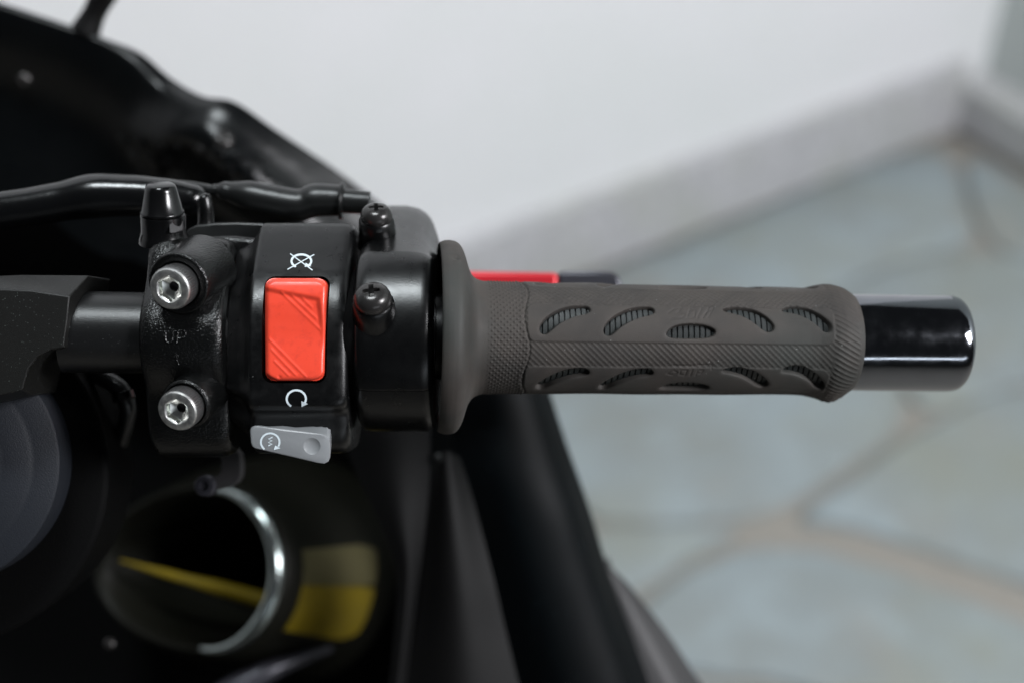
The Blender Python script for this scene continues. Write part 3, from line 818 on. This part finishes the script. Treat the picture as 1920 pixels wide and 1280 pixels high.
mb.build('mirror_stalk', 'cowl_matt', bike)
# black backing behind the gaps; unseen lower rows added to block floor reflections
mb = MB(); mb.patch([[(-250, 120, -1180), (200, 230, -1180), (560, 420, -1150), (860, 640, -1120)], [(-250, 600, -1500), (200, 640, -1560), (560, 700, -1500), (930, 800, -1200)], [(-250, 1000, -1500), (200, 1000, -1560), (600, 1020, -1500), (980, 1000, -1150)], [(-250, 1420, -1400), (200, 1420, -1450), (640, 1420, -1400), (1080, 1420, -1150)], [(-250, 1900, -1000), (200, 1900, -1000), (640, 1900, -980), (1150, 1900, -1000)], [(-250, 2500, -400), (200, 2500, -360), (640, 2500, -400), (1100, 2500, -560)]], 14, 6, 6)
mb.build('well_backing', 'cowl_dark', bike, smooth=60)
# side fairing
mb = MB(); mb.patch([
    [(860, 690, -760), (930, 690, -740), (985, 690, -770), (1017, 690, -850)],
    [(850, 850, -760), (935, 840, -720), (1020, 825, -760), (1062, 830, -860)],
    [(880, 960, -780), (965, 950, -720), (1060, 945, -760), (1104, 948, -880)],
    [(905, 1080, -800), (1000, 1070, -740), (1095, 1065, -780), (1142, 1072, -900)],
    [(935, 1200, -820), (1035, 1190, -760), (1135, 1185, -800), (1186, 1192, -920)],
    [(980, 1400, -840), (1085, 1390, -780), (1200, 1385, -820), (1258, 1392, -940)]], 14, 7, 6)
side = mb.build('side_fairing', 'cowl_blue', bike, smooth=60)
mb = MB(); mb.patch([[(814, 850, -640), (838, 846, -625), (862, 856, -660)], [(803, 950, -640), (845, 945, -615), (888, 940, -660)], [(790, 1100, -650), (856, 1100, -620), (926, 1085, -670)], [(775, 1200, -655), (862, 1200, -625), (950, 1190, -680)], [(745, 1400, -660), (870, 1400, -630), (1000, 1390, -690)]], 12, 8, 6)
mb.build('fairing_infill', 'cowl_matt', side, smooth=60)
mb = MB(); mb.patch([[(630, 790, -600), (720, 790, -580), (806, 790, -610)], [(665, 880, -610), (735, 880, -590), (806, 880, -620)], [(712, 980, -620), (752, 980, -600), (798, 980, -630)], [(742, 1070, -630), (765, 1070, -615), (788, 1070, -640)], [(738, 1200, -640), (755, 1200, -625), (772, 1200, -650)], [(715, 1400, -650), (730, 1400, -640), (748, 1400, -660)]], 12, 8, 6)
mb.build('inner_trim', 'cowl_matt', side, smooth=60)
mb = MB(); mb.patch([[(1120, 1040, -960), (1128, 1044, -965), (1136, 1052, -980)], [(1150, 1120, -950), (1170, 1112, -955), (1190, 1108, -990)], [(1180, 1200, -940), (1215, 1195, -950), (1254, 1190, -1000)], [(1220, 1300, -930), (1270, 1295, -945), (1320, 1288, -1010)], [(1260, 1420, -920), (1330, 1410, -940), (1402, 1400, -1020)]], 12, 8, 5)
mb.build('side_skirt', 'cowl_grey', side, smooth=60)
mb = MB(); mb.lathe(P(822, 857, -600), (0, .3, 1), [(-10, 9), (0, 9), (3, 7), (4, 2)], 20); mb.build('push_rivet', 'boot', side)

# --- fork leg with steel ring and yellow sleeve, deep below ------------------------------------------------
mb = MB()
C0 = P(395, 1066, -890); AXF = Vector((0.40, -0.12, -0.91)).normalized()
E1 = Vector((1, 0, 0)); E1 = (E1 - AXF * E1.dot(AXF)).normalized(); E2 = E1.cross(AXF).normalized()
if E2.y < 0: E2 = -E2
def fork_r(t): return float(np.interp(t, [0, 14, 40, 130, 280, 400], [204, 218, 226, 250, 292, 312]))
def fork_pt(t, phi, lift=0.0):
    a = math.radians(phi); return C0 + AXF * t + (E1 * math.cos(a) + E2 * math.sin(a)) * (fork_r(t) + lift)
mb.loft([[C0 + AXF * t + (E1 * math.cos(2 * math.pi * k / 72) * (1 if math.cos(2 * math.pi * k / 72) > 0 else 1.75) + E2 * math.sin(2 * math.pi * k / 72)) * r for k in range(72)] for t, r in
         [(420, 20), (330, 120), (160, 165), (40, 188), (8, 196)] + [(t, fork_r(t)) for t in (0, 6, 14, 40, 90, 130, 200, 280, 400)]], cap=False)
fork = mb.build('fork_leg', 'olive', bike, smooth=60)
pts = []; rad = []
for k in range(41):
    e = max(0, abs(k - 20) - 9)
    pts.append(fork_pt(0, 98 - 196 * k / 40, -6) - AXF * (7 - 0.12 * e * e)); rad.append(19 - e * 1.1)  # arc ends thin and sink, imitating the rim's shaded left side
mb = MB(); mb.tube(pts, rad, 16, sub=2); mb.build('steel_ring', 'ring', fork, smooth=180)
for nm, m, f0, f1 in (('khaki_band', 'tan', 12, -9), ('yellow_band', 'yellow', -9.6, -40)):
    mb = MB(); N = 14
    def shp(i, jj):                                   # rounded right-hand corners
        q = i / N; w = 1 - 0.22 * max(0.0, (q - .7) / .3) ** 2
        mid = -14 if nm == 'yellow_band' else -4
        ph = f0 + (f1 - f0) * jj / N
        return 62 + 250 * q, mid + (ph - mid) * w
    top = [[fork_pt(*shp(i, jj), 3) for i in range(N + 1)] for jj in range(N + 1)]
    bot = [[fork_pt(*shp(i, jj), -2) for i in range(N + 1)] for jj in range(N + 1)]
    vs = [v for r in top for v in r] + [v for r in bot for v in r]; w1 = N + 1; o2 = w1 * w1; fs = []
    for jj in range(N):
        for i in range(N):
            a = jj * w1 + i; fs += [(a, a + 1, a + w1 + 1, a + w1), (o2 + a, o2 + a + w1, o2 + a + w1 + 1, o2 + a + 1)]
    for i in range(N):
        for a, b in ((i, i + 1), (N * w1 + i, N * w1 + i + 1), (i * w1, (i + 1) * w1), (i * w1 + N, (i + 1) * w1 + N)): fs.append((a, b, o2 + b, o2 + a))
    mb.add(vs, fs); mb.build(nm, m, fork)
mb = MB(); mb.tube([P(226, 1050, -985), P(330, 1080, -970), P(430, 1107, -950), P(540, 1138, -920)], [3, 12, 19, 23], 16); mb.build('yellow_streak', 'yellow', fork)  # yellow streak inside the mouth; its taper imitates the fade into shade
mb = MB(); mb.tube([P(350, 1375, -880), P(420, 1308, -880), P(485, 1266, -895), P(560, 1236, -940), P(620, 1215, -1010)], [46, 40, 30, 20, 10], 24); mb.build('fork_collar', 'lever_grey', fork, smooth=180)
mb = MB(); mb.prism(chaikin([(412, 842), (448, 838), (455, 890), (440, 912), (400, 918), (372, 908), (374, 898), (405, 896), (416, 880)], 1), -190, -230)
br = mb.build('hose_bracket', 'cowl_grey', bike, bevel=6)
mb = MB(); mb.lathe(P(384, 910, -185), (-.1, .1, 1), [(-20, 22), (0, 22), (5, 19), (6, 10), (0, 9), (0, 1)], 24); mb.build('bracket_bolt', 'lever_grey', br, smooth=40)

# --- odds and ends in the shade: loom under the bar, a bolt head far down
mb = MB(); mb.tube([P(150, 690, -120), P(190, 706, -115), P(225, 730, -110), P(240, 770, -120), P(225, 830, -160)], [15, 17, 18, 17, 15], 18)
lm = mb.build('wiring_loom', 'boot', bike, smooth=180)
mb = MB(); mb.lathe(P(232, 742, -105), (0.3, -1, 0.1), [(-9, 19), (-7, 22), (7, 22), (9, 19)], 24); mb.build('cable_tie', 'cap', lm, smooth=40)
mb = MB(); mb.lathe(P(205, 1205, -700), (0.1, 0.4, 1), [(-12, 13), (0, 13), (4, 11), (6, 7), (6.5, 2)], 24); mb.build('lower_bolt', 'screw', fork, smooth=40)
